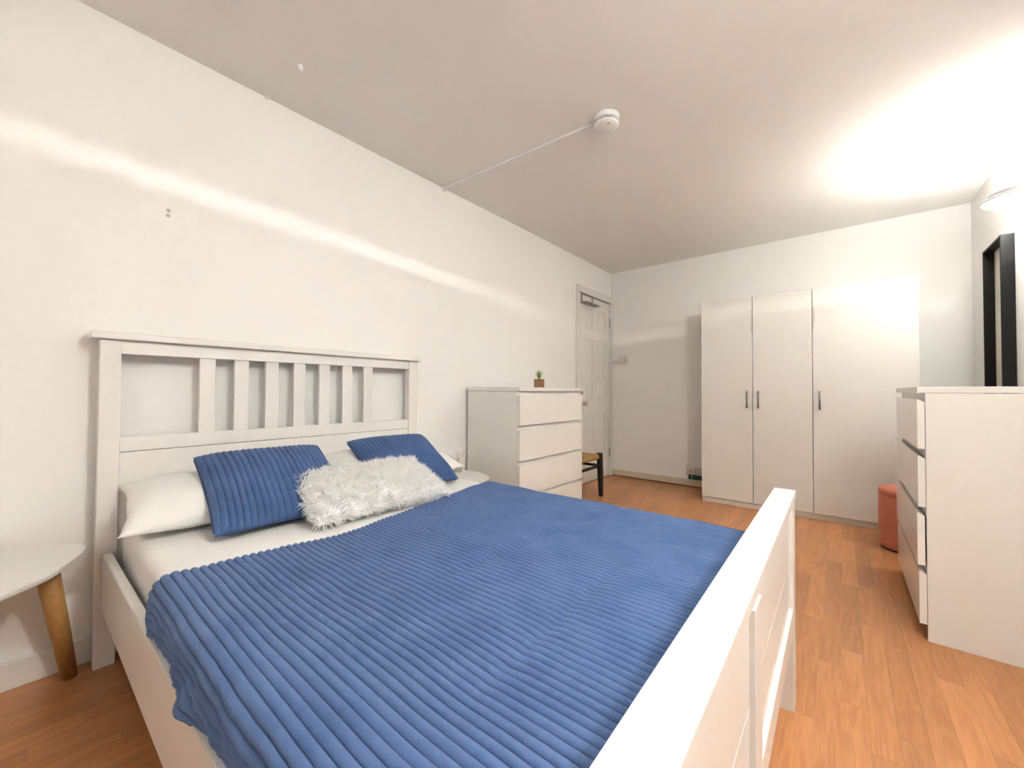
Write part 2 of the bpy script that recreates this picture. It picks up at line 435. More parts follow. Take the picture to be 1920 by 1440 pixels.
# over-door rack
rk = thing('over_door_rack', 'grey metal rack with hooks hung over the door top', 'rack', (0, 3.57, 1.9))
def loc_box(name, a, b2, material, parent, bev=0.002):
    off = Vector(parent.location)
    return bx(name, Vector(a) - off, Vector(b2) - off, material, parent, bev, 1)
for y in (3.578, 3.812):
    loc_box('strap', (-0.003, y, 1.925), (0.003, y + 0.026, DZ - 0.002), 'metal_grey', rk)
    loc_box('bracket_arm', (-0.001, y + 0.004, 1.925), (0.075, y + 0.022, 1.933), 'metal_grey', rk)
loc_box('top_bar', (-0.004, 3.555, DZ - 0.013), (0.004, 4.236, DZ - 0.002), 'metal_grey', rk)
for x in (0.010, 0.032, 0.054, 0.074):
    bm = bmesh.new(); tube(bm, [(x, -0.02, 0.027), (x, 0.30, 0.027)], 0.005, 10); obj('rail', bm, 'metal_grey', rk, True)
for y in (0.03, 0.09, 0.15, 0.21):
    bm = bmesh.new(); tube(bm, [(0.074, y, 0.027), (0.074, y, 0.008), (0.080, y, -0.002), (0.090, y, 0.004)], 0.0035, 8)
    obj('hook', bm, 'metal_grey', rk, True)

# ------------------------------------------------------------------ light switch, sockets
sw = thing('light_switch', 'white light switch on the far wall beside the door', 'switch', (0.150, YB, 1.355))
bm = bmesh.new(); box(bm, (-0.045, -0.03, -0.045), (0.045, 0, 0.045), 0.004, 2); obj('switch_box', bm, 'plastic_warm', sw)
bm = bmesh.new(); box(bm, (-0.012, -0.036, -0.018), (0.012, -0.029, 0.018), 0.003, 2); obj('rocker', bm, 'plastic', sw)
bm = bmesh.new(); box(bm, (-0.148, -0.012, -0.026), (-0.044, 0, -0.008), 0.003, 2); obj('cable_cover', bm, 'plastic_warm', sw)
for i, x in enumerate((0.905, 0.995)):
    so = thing('wall_socket', ['yellowed wall socket low on the far wall, farther from the wardrobe', 'yellowed wall socket low on the far wall, touching the wardrobe side'][i], 'socket', (x, YB, 0.163))
    bm = bmesh.new(); box(bm, (-0.043, -0.024, -0.036), (0.043, 0, 0.040), 0.004, 2); obj('face_plate', bm, 'plastic_warm', so)
    for dx, dz, ww, hh in ((0, 0.016, 0.005, 0.009), (-0.011, -0.006, 0.008, 0.005), (0.011, -0.006, 0.008, 0.005)):
        bm = bmesh.new(); box(bm, (dx - ww / 2, -0.0255, dz - hh / 2), (dx + ww / 2, -0.023, dz + hh / 2)); obj('pin_slot', bm, 'vent_black', so)
bt = thing('cable_box', 'dark teal cable box between the sockets and the skirting', 'box', (0.96, YB, 0.105))
bm = bmesh.new(); box(bm, (-0.085, -0.012, -0.03), (0.085, 0, 0.02), 0.002, 1); obj('box_body', bm, 'teal', bt)
bm = bmesh.new(); tube(bm, [(-0.05, -0.014, 0.018), (-0.045, -0.016, 0.0), (-0.048, -0.02, -0.03)], 0.003, 8); obj('cable', bm, 'plastic', bt, True)

# ------------------------------------------------------------------ smoke detector and its trunking
sd = thing('smoke_detector', 'round white smoke detector with black vent slots on the ceiling', 'smoke detector', (1.198, 1.742, H))
bm = bmesh.new(); lathe(bm, [(0, 0), (0.066, 0), (0.067, -0.004), (0.066, -0.022), (0.064, -0.025), (0, -0.025)], 48); obj('base', bm, 'plastic', sd, True)
bm = bmesh.new(); lathe(bm, [(0, -0.024), (0.0585, -0.024), (0.0585, -0.039), (0, -0.039)], 48); obj('vent_core', bm, 'vent_black', sd)
for zz in (-0.0315,):
    bm = bmesh.new(); lathe(bm, [(0.058, zz + 0.001), (0.0635, zz + 0.001), (0.0635, zz - 0.001), (0.058, zz - 0.001)], 48, closed_prof=True); obj('vent_ring', bm, 'plastic', sd)
bm = bmesh.new()
for k in range(30):
    a = 2 * math.pi * k / 30; c, s = math.cos(a), math.sin(a)
    prism(bm, [(0.057, -0.0018), (0.0640, -0.0018), (0.0640, 0.0018), (0.057, 0.0018)], -0.024, -0.039, lambda u, v, d: (u * c - v * s, u * s + v * c, d))
o = obj('vent_fins', bm, 'plastic', sd); o['kind'] = 'stuff'
bm = bmesh.new(); lathe(bm, [(0, -0.0385), (0.0635, -0.0385), (0.0640, -0.041), (0.058, -0.049), (0.045, -0.054), (0, -0.056)], 48); obj('cover', bm, 'plastic', sd, True)
bm = bmesh.new(); lathe(bm, [(0.009, -0.0555), (0.011, -0.057), (0.013, -0.0555)], 24, 0.4, 5.6); obj('test_button', bm, 'plastic', sd, True)
bm = bmesh.new(); box(bm, (0.020, -0.034, -0.0565), (0.034, -0.025, -0.0545), 0.001, 1); obj('printed_mark', bm, 'detector_mark', sd)
ct = thing('cable_trunking', 'thin white cable trunking running across ceiling to the detector', 'cable trunking', (0, 1.686, H))
dirv = Vector((1.135, 0.054, 0)); ln = dirv.length; ang = math.atan2(dirv.y, dirv.x)
ct.rotation_euler = (0, 0, ang)
bm = bmesh.new(); prism(bm, [(-0.008, 0), (0.008, 0), (0.008, -0.008), (0.006, -0.011), (-0.006, -0.011), (-0.008, -0.008)], 0.002, ln, lambda u, v, d: (d, u, v)); obj('channel', bm, 'plastic', ct)
bm = bmesh.new(); box(bm, (0.0, -0.013, -0.022), (0.012, 0.013, 0.0), 0.004, 2); obj('wall_end', bm, 'gloss_trim', ct)

# ------------------------------------------------------------------ wardrobe
WY = 3.769; WT = 1.80
wd = thing('wardrobe', 'tall white three-door wardrobe with small grey bar handles', 'wardrobe', (1.136, WY, 0))
WW = 2.532 - 1.136
bm = bmesh.new()
box(bm, (0.0, 0.020, 0.0), (0.018, 0.505, WT)); box(bm, (WW - 0.018, 0.020, 0.0), (WW, 0.505, WT))
box(bm, (0.018, 0.022, WT - 0.02), (WW - 0.018, 0.505, WT)); box(bm, (0.018, 0.022, 0.05), (WW - 0.018, 0.505, 0.068))
box(bm, (0.018, 0.495, 0.05), (WW - 0.018, 0.503, WT - 0.02))
box(bm, (0.80, 0.030, 0.068), (0.816, 0.495, WT - 0.02))
obj('carcass', bm, 'wardrobe_white', wd)
bm = bmesh.new(); box(bm, (0.018, 0.022, 0.0), (WW - 0.018, 0.038, 0.048), 0.001, 1); obj('plinth', bm, 'wardrobe_white', wd)
grime_mat('wardrobe_grime_wide', 0.808, 1.60, 0.30, 3.3, 0.42)
grime_mat('wardrobe_grime_edge', 0.402, 1.60, 0.16, 8.1, 0.30)
doors = [(0.0, 0.4005, 0.3635, 'wardrobe_grime_edge'), (0.4045, 0.8055, 0.4455, 'wardrobe_white'), (0.8095, WW, 0.852, 'wardrobe_grime_wide')]
for i, (a, b2, hx, mt) in enumerate(doors):
    bm = bmesh.new(); box(bm, (a, 0.0, 0.050), (b2, 0.018, WT - 0.001), 0.0015, 1)
    d = obj('door', bm, mt, wd)
    bm = bmesh.new()
    tube(bm, [(hx, -0.026, 0.853), (hx, -0.026, 0.998)], 0.0058, 10)
    for z in (0.868, 0.983): tube(bm, [(hx, 0.0, z), (hx, -0.026, z)], 0.0045, 8)
    obj('handle', bm, 'handle_grey', d, True)

# ------------------------------------------------------------------ chests of drawers
CH = 1.013
def chest(label, loc, rz, gloss, ajar=None):
    # local: front at x=0 facing -x, width along +y 0..0.80, depth along +x 0.485
    t = thing('chest_of_drawers', label, 'chest of drawers', loc, rz, 'white four-drawer chests')
    Wd = 0.80; Dp = 0.485; f = 0.023
    bm = bmesh.new(); box(bm, (0.0, -0.001, CH - 0.025), (Dp, Wd + 0.001, CH), 0.0012, 1); obj('top', bm, 'chest_white', t)
    for y in (0.0, Wd - 0.018):
        bm = bmesh.new(); box(bm, (f, y, 0.0), (Dp, y + 0.018, CH - 0.0265), 0.001, 1); obj('side_panel', bm, 'chest_white', t)
    bm = bmesh.new(); box(bm, (Dp - 0.006, 0.018, 0.05), (Dp, Wd - 0.018, CH - 0.026)); obj('back_panel', bm, 'chest_white', t)
    bm = bmesh.new(); box(bm, (f + 0.002, 0.018, 0.935), (f + 0.020, Wd - 0.018, CH - 0.026))
    obj('front_rail', bm, 'chest_white', t)
    bm = bmesh.new(); box(bm, (f + 0.03, 0.018, 0.02), (f + 0.045, Wd - 0.018, 0.07)); obj('plinth', bm, 'chest_white', t)
    for zc in (0.735, 0.505, 0.272):
        bm = bmesh.new(); box(bm, (f + 0.0005, 0.018, zc - 0.018), (f + 0.016, Wd - 0.018, zc + 0.034)); obj('divider_rail', bm, 'chest_white', t)
    for i, (z0, z1) in enumerate(((0.763, 0.962), (0.530, 0.735), (0.297, 0.505), (0.065, 0.272))):
        dx = -0.0035 if ajar == i else 0.0
        bm = bmesh.new()
        prism(bm, [(0.0, z0), (0.0, z1), (0.004, z1), (f - 0.0015, z1 - 0.011), (f - 0.0015, z0)], 0.001, Wd - 0.001, lambda u, v, d: (u + dx, d, v))
        d = obj('drawer_front', bm, gloss, t)
        bm = bmesh.new(); box(bm, (f + 0.018, 0.022, z0 + 0.01), (Dp - 0.03, 0.036, z1 - 0.03)); box(bm, (f + 0.018, Wd - 0.036, z0 + 0.01), (Dp - 0.03, Wd - 0.022, z1 - 0.03))
        box(bm, (f + 0.018, 0.036, z0 + 0.012), (Dp - 0.03, Wd - 0.036, z0 + 0.022))
        obj('drawer_box', bm, 'chest_white', d)
    return t
chest('white four-drawer chest by the door with potted plant on top', (0.513, 2.702, 0), math.pi, 'drawer_white')
chest('glossy white four-drawer chest standing against the right wall beside pouf', (2.354, 2.170, 0), 0.0, 'drawer_white', 2)

# ------------------------------------------------------------------ mirror
mr = thing('box_frame', 'tall deep black box frame with pale backing on the right wall', 'frame', (XR, 3.34, 0.45))
MH = 1.878 - 0.45; MW = 0.365; MD = 0.053; MT = 0.012
for nm, a, b2 in (('frame_side', (-MD, 0, 0), (0, MT, MH)), ('frame_side', (-MD, MW - MT, 0), (0, MW, MH)),
                  ('frame_top', (-MD, MT, MH - MT), (0, MW - MT, MH)), ('frame_bottom', (-MD, MT, 0), (0, MW - MT, MT))):
    bx(nm, a, b2, 'black_frame', mr, 0.0012, 1)
bx('backing', (-0.006, MT, MT), (-0.002, MW - MT, MH - MT), 'paper', mr)

# ------------------------------------------------------------------ bed frame
BX, BY, BR = 0.058, 0.722, math.radians(0.45)
bed = thing('bed_frame', 'white wooden double bed with slatted headboard and tall footboard', 'bed', (BX, BY, 0), BR)
hx0, hx1 = -0.015, 0.032          # headboard thickness (local x)
def bpart(name, a, b2, bev=0.002, parent=bed, seg=2): return bx(name, a, b2, 'bed_white', parent, bev, seg)
head = bpart('headboard_panel', (0.0, -0.634, 0.20), (0.022, 0.630, 0.756), 0.0015)
bpart('headboard_post', (hx0, -0.690, 0.0), (hx1, -0.634, 1.168), 0.003)
bpart('headboard_post', (hx0, 0.630, 0.0), (hx1, 0.692, 1.168), 0.003)
bpart('headboard_cap', (hx0 - 0.018, -0.714, 1.168), (hx1 + 0.020, 0.708, 1.194), 0.004)
bpart('headboard_rail', (0.0, -0.634, 1.118), (0.028, 0.630, 1.168), 0.0015)
bpart('headboard_rail', (0.0, -0.634, 0.7585), (0.026, 0.630, 0.812), 0.0015)
for i in range(7):
    y = 0.322 + i * 0.1224 - BY
    bpart('headboard_slat', (0.002, y, 0.810), (0.022, y + 0.054, 1.120), 0.0015)
# rails (slightly racked, like the real frame)
def rail(y0, y1, t0, t1):
    bm = bmesh.new()
    prism(bm, [(0, 0.205), (1, 0.205), (1, 0.402), (0, 0.402)], 0.033, 1.892,
          lambda u, v, d: (d, (y0 + (y1 - y0) * d / 1.89) + u * (t1 - t0), v))
    bmesh.ops.bevel(bm, geom=bm.edges[:], offset=0.002, segments=2, affect='EDGES')
    return obj('side_rail', bm, 'bed_white', bed)
rail(-0.672, -0.655, 0, 0.024); rail(0.640, 0.664, 0, 0.024)
bpart('centre_beam', (0.03, -0.03, 0.16), (1.90, 0.03, 0.205))
for i in range(12):
    x = 0.10 + i * 0.155
    bx('base_slat', (x, -0.640, 0.208), (x + 0.07, 0.640, 0.225), 'leg_wood', bed)
# footboard
fx_in, fx_out, fx_pan = 1.893, 1.950, 1.937
bpart('footboard_cap', (fx_in - 0.002, -0.700, 0.643), (fx_out + 0.001, 0.728, 0.671), 0.003)
for (a, b2) in ((-0.690, -0.626), (0.656, 0.722)): bpart('footboard_post', (fx_in, a, 0.0), (fx_out - 0.002, b2, 0.643), 0.002)
bpart('footboard_plank', (fx_in + 0.02, -0.626, 0.452), (fx_pan, 0.656, 0.643), 0.001)
bpart('footboard_plank', (fx_in + 0.02, -0.626, 0.250), (fx_pan, 0.656, 0.4505), 0.001)
bpart('footboard_rail', (fx_in + 0.01, -0.626, 0.250), (fx_out - 0.003, 0.656, 0.318), 0.0015)
bpart('footboard_stile', (fx_pan - 0.002, -0.068, 0.318), (fx_out - 0.003, 0.002, 0.617), 0.0015)
bpart('footboard_plank', (fx_in, -0.626, 0.40), (fx_in + 0.018, 0.656, 0.643), 0.001)

# ------------------------------------------------------------------ mattress with fitted sheet
def rounded_slab(name, x0, x1, y0, y1, z0, z1, r, material, nx=60, ny=50, wrinkle=0.003, seed=0.0, parent=None):
    """closed rounded slab with soft wrinkles, built as one grid wrapped top/side"""
    bm = bmesh.new()
    tmp = bmesh.new(); bmesh.ops.create_cube(tmp, size=1.0)
    for v in tmp.verts: v.co = Vector(((v.co.x + .5) * (x1 - x0) + x0, (v.co.y + .5) * (y1 - y0) + y0, (v.co.z + .5) * (z1 - z0) + z0))
    bmesh.ops.bevel(tmp, geom=tmp.edges[:], offset=r, segments=5, affect='EDGES', profile=0.5)
    bmesh.ops.subdivide_edges(tmp, edges=[e for e in tmp.edges if e.calc_length() > 0.25], cuts=30, use_grid_fill=True)
    for v in tmp.verts:
        p = v.co; w = wrinkle
        side = max(0.0, min(1.0, (z1 - 0.03 - p.z) / 0.1))
        v.co = p + v.normal * (w * n3(p.x * 5 + seed, p.y * 5, p.z * 5) + w * 1.6 * side * n3(p.x * 22 + seed, p.y * 22, p.z * 5))
    return obj(name, tmp, material, parent, True)
mt = rounded_slab('mattress', 0.100, 1.930, 0.098, 1.415, 0.226, 0.507, 0.035, 'sheet')
tag(mt, 'mattress under a crisp white fitted sheet on the bed', 'mattress')

# ------------------------------------------------------------------ ribbed blanket
def interp(tbl, x):
    if x <= tbl[0][0]: return tbl[0][1]
    for (a, fa), (b, fb) in zip(tbl, tbl[1:]):
        if x <= b:
            t = (x - a) / (b - a); t = t * t * (3 - 2 * t); return fa + (fb - fa) * t
    return tbl[-1][1]
EDGE = [(0.05, 0.785), (0.20, 0.815), (0.36, 0.835), (0.52, 0.855), (0.75, 0.820), (0.95, 0.782), (1.10, 0.748), (1.30, 0.708), (1.45, 0.690)]
PITCH = 0.0183
def blanket():
    z_top = 0.514
    # arc: near drop, round, top, round, far drop
    drop_n, drop_f, r = 0.135, 0.10, 0.035
    yn0, yf0 = 0.086, 1.432
    Ltop = (yf0 - r) - (yn0 + r)
    Ltot = drop_n + r * math.pi / 2 + Ltop + r * math.pi / 2 + drop_f
    FT = [0.0, 0.03, 0.10, 0.24, 0.42, 0.60, 0.78, 0.91, 0.97]; per = len(FT)
    nr = int(round(Ltot / PITCH)); ns = nr * per; PT = Ltot / nr
    nx = 150
    x_end = 1.946
    V = []; ids = []
    bm = bmesh.new()
    for j in range(nx + 1):
        t = j / nx
        row = []
        for i in range(ns + 1):
            kr, fi = divmod(i, per); ft = FT[fi]; s = (kr + ft) * PT; k = kr
            q = s - drop_n
            if q < 0: y = yn0; z = z_top - r + q; ny_, nz_ = -1, 0; zone = 'n'
            elif q < r * math.pi / 2:
                a = q / r; y = yn0 + r - r * math.cos(a); z = z_top - r + r * math.sin(a); ny_, nz_ = -math.cos(a), math.sin(a); zone = 'c'
            elif q < r * math.pi / 2 + Ltop:
                y = yn0 + r + (q - r * math.pi / 2); z = z_top; ny_, nz_ = 0, 1; zone = 't'
            elif q < r * math.pi + Ltop:
                a = (q - r * math.pi / 2 - Ltop) / r; y = yf0 - r + r * math.sin(a); z = z_top - r + r * math.cos(a); ny_, nz_ = math.sin(a), math.cos(a); zone = 'c'
            else: y = yf0; z = z_top - r - (q - r * math.pi - Ltop); ny_, nz_ = 1, 0; zone = 'f'
            xe = interp(EDGE, y)
            if zone == 'n': xe = 0.785 + 0.02 * (-q / drop_n)
            x = xe + (x_end - xe) * t
            nearness = max(0.0, 1 - max(0.0, y - 0.10) / 0.14)
            # rib wave, drifting slightly along the length
            dfac = max(0.0, min(1.0, (y - 0.13) / 0.12)) * max(0.0, min(1.0, (1.38 - y) / 0.12))
            drift = dfac * PT * (0.55 * n3(x * 2.1, y * 1.6, 1.7) + 0.22 * n3(x * 7, y * 3, 4.4))
            ph = kr + ft; fr = 1 - abs(2 * ft - 1)
            rib = 0.0088 * math.sqrt(max(0.0, 1 - (1 - fr) ** 2))
            # broken pile marks across ribs
            mk = n3(x * 16 + k * 7.13, k * 3.7, 9.0)
            rib *= 1.0 - 0.30 * max(0.0, mk - 0.28) / 0.4
            off = rib + 0.006 * n3(x * 2.6, y * 3.2, 0.3) + 0.003 * n3(x * 7, y * 7, 2.2)
            # diagonal soft creases in the middle of the bed
            off -= 0.005 * math.exp(-((x - 1.38 - 0.10 * (y - 0.9)) / 0.018) ** 2) * max(0.0, min(1.0, (y - 0.45) * 4))
            off -= 0.004 * math.exp(-((x - 1.66 + 0.04 * (y - 0.9)) / 0.015) ** 2) * max(0.0, min(1.0, (y - 0.25) * 4))
            if t < 0.004: off -= 0.004
            yy = y + ny_ * off + drift * (1 if zone == 't' else 0); zz = z + nz_ * off
            if zone in 'nc' and y < 0.3:
                # bunched, tucked side
                dpt = max(0.0, min(1.0, (z_top - z) / 0.12))
                fold = n3(x * 7.5, s * 11, 5.0) * 0.030 + n3(x * 19, s * 20, 8.0) * 0.014
                yy += fold * dpt - 0.013 * dpt
                zz += 0.010 * dpt * n3(x * 13, s * 9, 3.0)
                yy = max(yy, 0.0745 + 0.012 * (x - 0.8)) if zz < 0.410 else yy
            yy += 0.020 * (x - 0.8) * (1 if y > 0.8 else y / 0.8)
            if zone == 'f' or (zone == 'c' and y > 1):
                yy += 0.010 * n3(x * 6, s * 5, 2.0)
            x += 0.003 * math.sin(2 * math.pi * ph) * (1 if j == 0 else 0)
            row.append(bm.verts.new((x, yy, zz)))
        ids.append(row)
    for j in range(nx):
        for i in range(ns):
            bm.faces.new((ids[j][i], ids[j + 1][i], ids[j + 1][i + 1], ids[j][i + 1]))
    # rolled hem at the head edge
    hem = []
    for i in range(ns + 1):
        c = ids[0][i].co; hem.append(bm.verts.new((c.x + 0.001, c.y, max(c.z - 0.010, 0.30))))
    for i in range(ns): bm.faces.new((hem[i], ids[0][i], ids[0][i + 1], hem[i + 1]))
    me = bpy.data.meshes.new('blanket'); bm.to_mesh(me); bm.free()
    me.materials.append(MATS['plush_blanket'])
    for p in me.polygons: p.use_smooth = True
    return link(bpy.data.objects.new('blanket', me))
tag(blanket(), 'blue ribbed plush blanket spread over the bed', 'blanket')

# ------------------------------------------------------------------ pillows and cushions
RFT = [0.0, 0.03, 0.10, 0.24, 0.42, 0.60, 0.78, 0.91, 0.97]
def pillow_mesh(hw, hh, th, nu=60, nv=44, pinch=0.05, ribs=0, rib_h=0.0, seed=0.0, crumple=0.0, back=1.0, flange=0.0, pw=0.42):
    """front (n>0) and back surface; returns list of local (a,b,n) grids"""
    out = []
    for side in (1, -1):
        g = []
        for j in range(nv + 1):
            v = -1 + 2 * j / nv
            row = []
            for i in range(nu + 1):
                u = -1 + 2 * i / nu
                if ribs:
                    kr, fi = divmod(i, 9); ft = RFT[fi]; u = -1 + 2 * (kr + ft) / ribs
                ue = math.copysign(abs(u) ** (0.95 if ribs else 0.85), u); ve = math.copysign(abs(v) ** 0.85, v)
                a = ue * hw * (1 - pinch * (1 - ve * ve)); b = ve * hh * (1 - pinch * 1.2 * (1 - ue * ue))
                e = max(0.0, (1 - abs(ue) ** 2.6)) ** pw * max(0.0, (1 - abs(ve) ** 2.6)) ** pw
                n = th * e * (1.0 if side > 0 else -back)
                if ribs:
                    fr = 1 - abs(2 * ft - 1)
                    n += side * rib_h * math.sqrt(max(0.0, 1 - (1 - fr) ** 2)) * min(1.0, e * 3.5)
                if crumple: n += side * crumple * e * (n3(a * 6 + seed, b * 6, side) + 0.5 * n3(a * 15 + seed, b * 12, side + 3))
                if flange:
                    a += crumple * 0.5 * n3(v * 3, seed, 1) * abs(ue) ** 8; b += crumple * 0.5 * n3(u * 3, seed, 2) * abs(ve) ** 8
                row.append((a, b, n))
            g.append(row)
        out.append(g)
    return out
def cushion(name, label, cat, BL, BRt, TL, th, material, group=None, bendfn=None, parent=None, **kw):
    BL, BRt, TL = Vector(BL), Vector(BRt), Vector(TL)
    U = (BRt - BL); V = (TL - BL); hw = U.length / 2; hh = V.length / 2
    U.normalize(); V = (V - U * V.dot(U)).normalized(); N = U.cross(V)
    if N.x < 0: N = -N
    c = (BL + BRt) / 2 + V * hh
    grids = pillow_mesh(hw, hh, th, **kw)
    bm = bmesh.new()
    for si, g in enumerate(grids):
        vs = []
        for row in g:
            r2 = []
            for (a, b, n) in row:
                p = U * a + V * b + N * n
                if bendfn: p = bendfn(p, a / hw, b / hh, c)
                r2.append(bm.verts.new(p))
            vs.append(r2)
        for j in range(len(vs) - 1):
            for i in range(len(vs[0]) - 1):
                f = (vs[j][i], vs[j][i + 1], vs[j + 1][i + 1], vs[j + 1][i])
                bm.faces.new(f if si == 0 else f[::-1])
    bmesh.ops.remove_doubles(bm, verts=bm.verts, dist=0.0004)
    o = obj(name, bm, material, parent, True); o.location = c
    if label: tag(o, label, cat, group)
    return o, (U, V, N, c, hw, hh)
def clampz(zmin):
    def f(p, u, v, c):
        w = p + c
        if w.z < zmin: p = p + Vector((0, 0, zmin - w.z))
        return p
    return f
def wrap(zmin, xmin):
    def f(p, u, v, c):
        w = p + c
        if w.x < xmin: p = p + Vector((xmin - w.x, 0, 0)); w = p + c
        if w.z < zmin: p = p + Vector((0, 0, zmin - w.z))
        return p
    return f
# sleeping pillows lying against the headboard
cushion('pillow', 'white sleeping pillow on the near side of the bed', 'pillow', (0.47, 0.050, 0.545), (0.535, 0.690, 0.545), (0.115, 0.075, 0.640), 0.085, 'pillow_white',
        'white pillows against the headboard', wrap(0.512, 0.098), nu=70, nv=50, pinch=0.06, seed=1.3, crumple=0.018, back=0.5, flange=1, pw=0.55)
cushion('pillow', 'white sleeping pillow on the far side, beside the reed diffuser', 'pillow', (0.53, 0.775, 0.548), (0.45, 1.485, 0.552), (0.115, 0.750, 0.645), 0.085, 'pillow_white',
        'white pillows against the headboard', wrap(0.512, 0.098), nu=70, nv=50, pinch=0.06, seed=6.1, crumple=0.016, back=0.5, flange=1, pw=0.55)
def blue_cushion(label, BL, BRt, TL, seed):
    o, fr = cushion('cushion', label, 'cushion', BL, BRt, TL, 0.062, 'plush_cushion', 'blue ribbed cushions', clampz(0.512),
                nu=198, nv=50, pinch=0.035, ribs=22, rib_h=0.0085, seed=seed, back=0.22, crumple=0.008, pw=0.52)
    U, V, N, c, hw, hh = fr
    bm = bmesh.new(); pts = []
    K = 60
    for k in range(K):
        a = 2 * math.pi * k / K
        s = max(abs(math.cos(a)), abs(math.sin(a))); u, v = math.cos(a) / s, math.sin(a) / s
        p = U * (u * hw * (1 - 0.035 * (1 - v * v))) * 1.004 + V * (v * hh * (1 - 0.042 * (1 - u * u))) * 1.004
        p = clampz(0.514)(p, u, v, c); pts.append(p)
    pts.append(pts[0])
    tube(bm, pts, 0.0028, 6, False); s = obj('seam', bm, 'seam_blue', o, True)
    return o
blue_cushion('blue ribbed cushion leaning left on the near pillow', (0.622, 0.250, 0.530), (0.645, 0.698, 0.530), (0.255, 0.238, 0.734), 2.0)
blue_cushion('blue ribbed cushion behind the fluffy cushion on the far pillow', (0.568, 0.862, 0.530), (0.586, 1.302, 0.530), (0.233, 0.850, 0.733), 5.0)
fc, (U, V, N, c, hw, hh) = cushion('cushion', 'fluffy white long-haired lumbar cushion in front of the blue ones', 'cushion', (0.765, 0.500, 0.530), (0.775, 1.075, 0.530), (0.485, 0.560, 0.640), 0.060, 'fur_base', None, clampz(0.515), nu=60, nv=40, pinch=0.03, back=0.12)
def fur():
    random.seed(5)
    bm = bmesh.new(); me = fc.data
    import bisect
    areas = []; tot = 0
    polys = [p for p in me.polygons if p.center.dot(N) > -0.012]
    for p in polys: tot += p.area; areas.append(tot)
    verts = []; faces = [];
    for k in range(20000):
        p = polys[bisect.bisect(areas, random.random() * tot) % len(polys)]
        vs = [me.vertices[i].co for i in p.vertices]
        r = [random.random() for _ in vs]; s = sum(r)
        pos = sum((v * (w / s) for v, w in zip(vs, r)), Vector())
        n = p.normal.copy()
        if n.dot(pos + N * 0.02) < 0: n.negate()
        cl = Vector((n3(pos.x * 28, pos.y * 28, pos.z * 28), n3(pos.x * 28 + 9, pos.y * 28, pos.z * 28), n3(pos.x * 28, pos.y * 28 + 9, pos.z * 28)))
        d = (n * 0.5 + cl * 1.2 + Vector((random.uniform(-.3, .3), random.uniform(-.3, .3), random.uniform(-.3, .3)))).normalized()
        if d.dot(n) < 0.2: d = (d + n * (0.35 - d.dot(n))).normalized()
        L = random.uniform(0.020, 0.036); wd_ = random.uniform(0.0010, 0.0018)
        side = d.cross(Vector((random.uniform(-1, 1), random.uniform(-1, 1), random.uniform(-1, 1)))).normalized() * wd_
        tip = pos + d * L + Vector((0, 0, -0.010)) * random.random() + cl * 0.006
        midp = pos + d * L * 0.55
        lim = 0.514 - c.z
        if tip.z < lim: tip.z = lim + 0.001
        if midp.z < lim: midp.z = lim + 0.001
        b = len(verts)
        verts += [pos - side, pos + side, midp + side * 0.8, midp - side * 0.8, tip]
        faces += [(b, b + 1, b + 2, b + 3), (b + 3, b + 2, b + 4)]
    m2 = bpy.data.meshes.new('fur'); m2.from_pydata(verts, [], faces); m2.materials.append(MATS['fur'])
    o = link(bpy.data.objects.new('fur', m2), fc); o['kind'] = 'stuff'
fur()

# ------------------------------------------------------------------ bedside tables
def smooth_loop(pts, n=8):
    out = []; m = len(pts)
    for i in range(m):
        p0, p1, p2, p3 = [Vector(pts[(i + k) % m]) for k in (-1, 0, 1, 2)]
        for k in range(n):
            t = k / n
            out.append(0.5 * ((2 * p1) + (-p0 + p2) * t + (2 * p0 - 5 * p1 + 4 * p2 - p3) * t * t + (-p0 + 3 * p1 - 3 * p2 + p3) * t ** 3))
    return out
TZ = 0.476
def side_table(label, loc, outline, legs, TZ=0.476):
    t = thing('side_table', label, 'side table', loc, 0, 'white three-legged side tables')
    lp = smooth_loop([(x, y) for x, y in outline])
    bm = bmesh.new()
    cx = sum(p.x for p in lp) / len(lp); cy = sum(p.y for p in lp) / len(lp)
    sc = lambda p, s: Vector((cx + (p.x - cx) * s, cy + (p.y - cy) * s))
    rings = [[bm.verts.new((*sc(p, s), z)) for p in lp] for s, z in ((0.955, TZ - 0.020), (0.985, TZ - 0.014), (1.0, TZ - 0.004), (0.996, TZ))]
    n = len(lp)
    for a, b2 in zip(rings, rings[1:]):
        for k in range(n): bm.faces.new((a[k], a[(k + 1) % n], b2[(k + 1) % n], b2[k]))
    bm.faces.new(rings[0][::-1]); bm.faces.new(rings[-1])
    obj('table_top', bm, 'table_white', t)
    for (top, bot) in legs:
        bm = bmesh.new(); tube(bm, [(*top, TZ - 0.021), (*[(a + b2) / 2 for a, b2 in zip(top, bot)], (TZ - 0.02) / 2), (*bot, 0.0)], [0.027, 0.0245, 0.020], 16)
        obj('leg', bm, 'leg_wood', t, True)
    return t
O1 = [(0.215, 0.002), (0.270, -0.006), (0.330, -0.030), (0.420, -0.072), (0.475, -0.120), (0.515, -0.165), (0.560, -0.25), (0.575, -0.35), (0.52, -0.45), (0.40, -0.50), (0.24, -0.485), (0.11, -0.41), (0.062, -0.29), (0.072, -0.175), (0.103, -0.11), (0.140, -0.043), (0.172, -0.012)]
ox, oy = 0.3, -0.25
side_table('white three-legged side table with wooden legs, in front at the left edge', (ox, oy, 0), [(x - ox, y - oy) for x, y in O1],
           [((0.19 - ox, -0.085 - oy), (0.071 - ox, -0.020 - oy)), ((0.44 - ox, -0.26 - oy), (0.53 - ox, -0.22 - oy)), ((0.20 - ox, -0.40 - oy), (0.12 - ox, -0.46 - oy))])
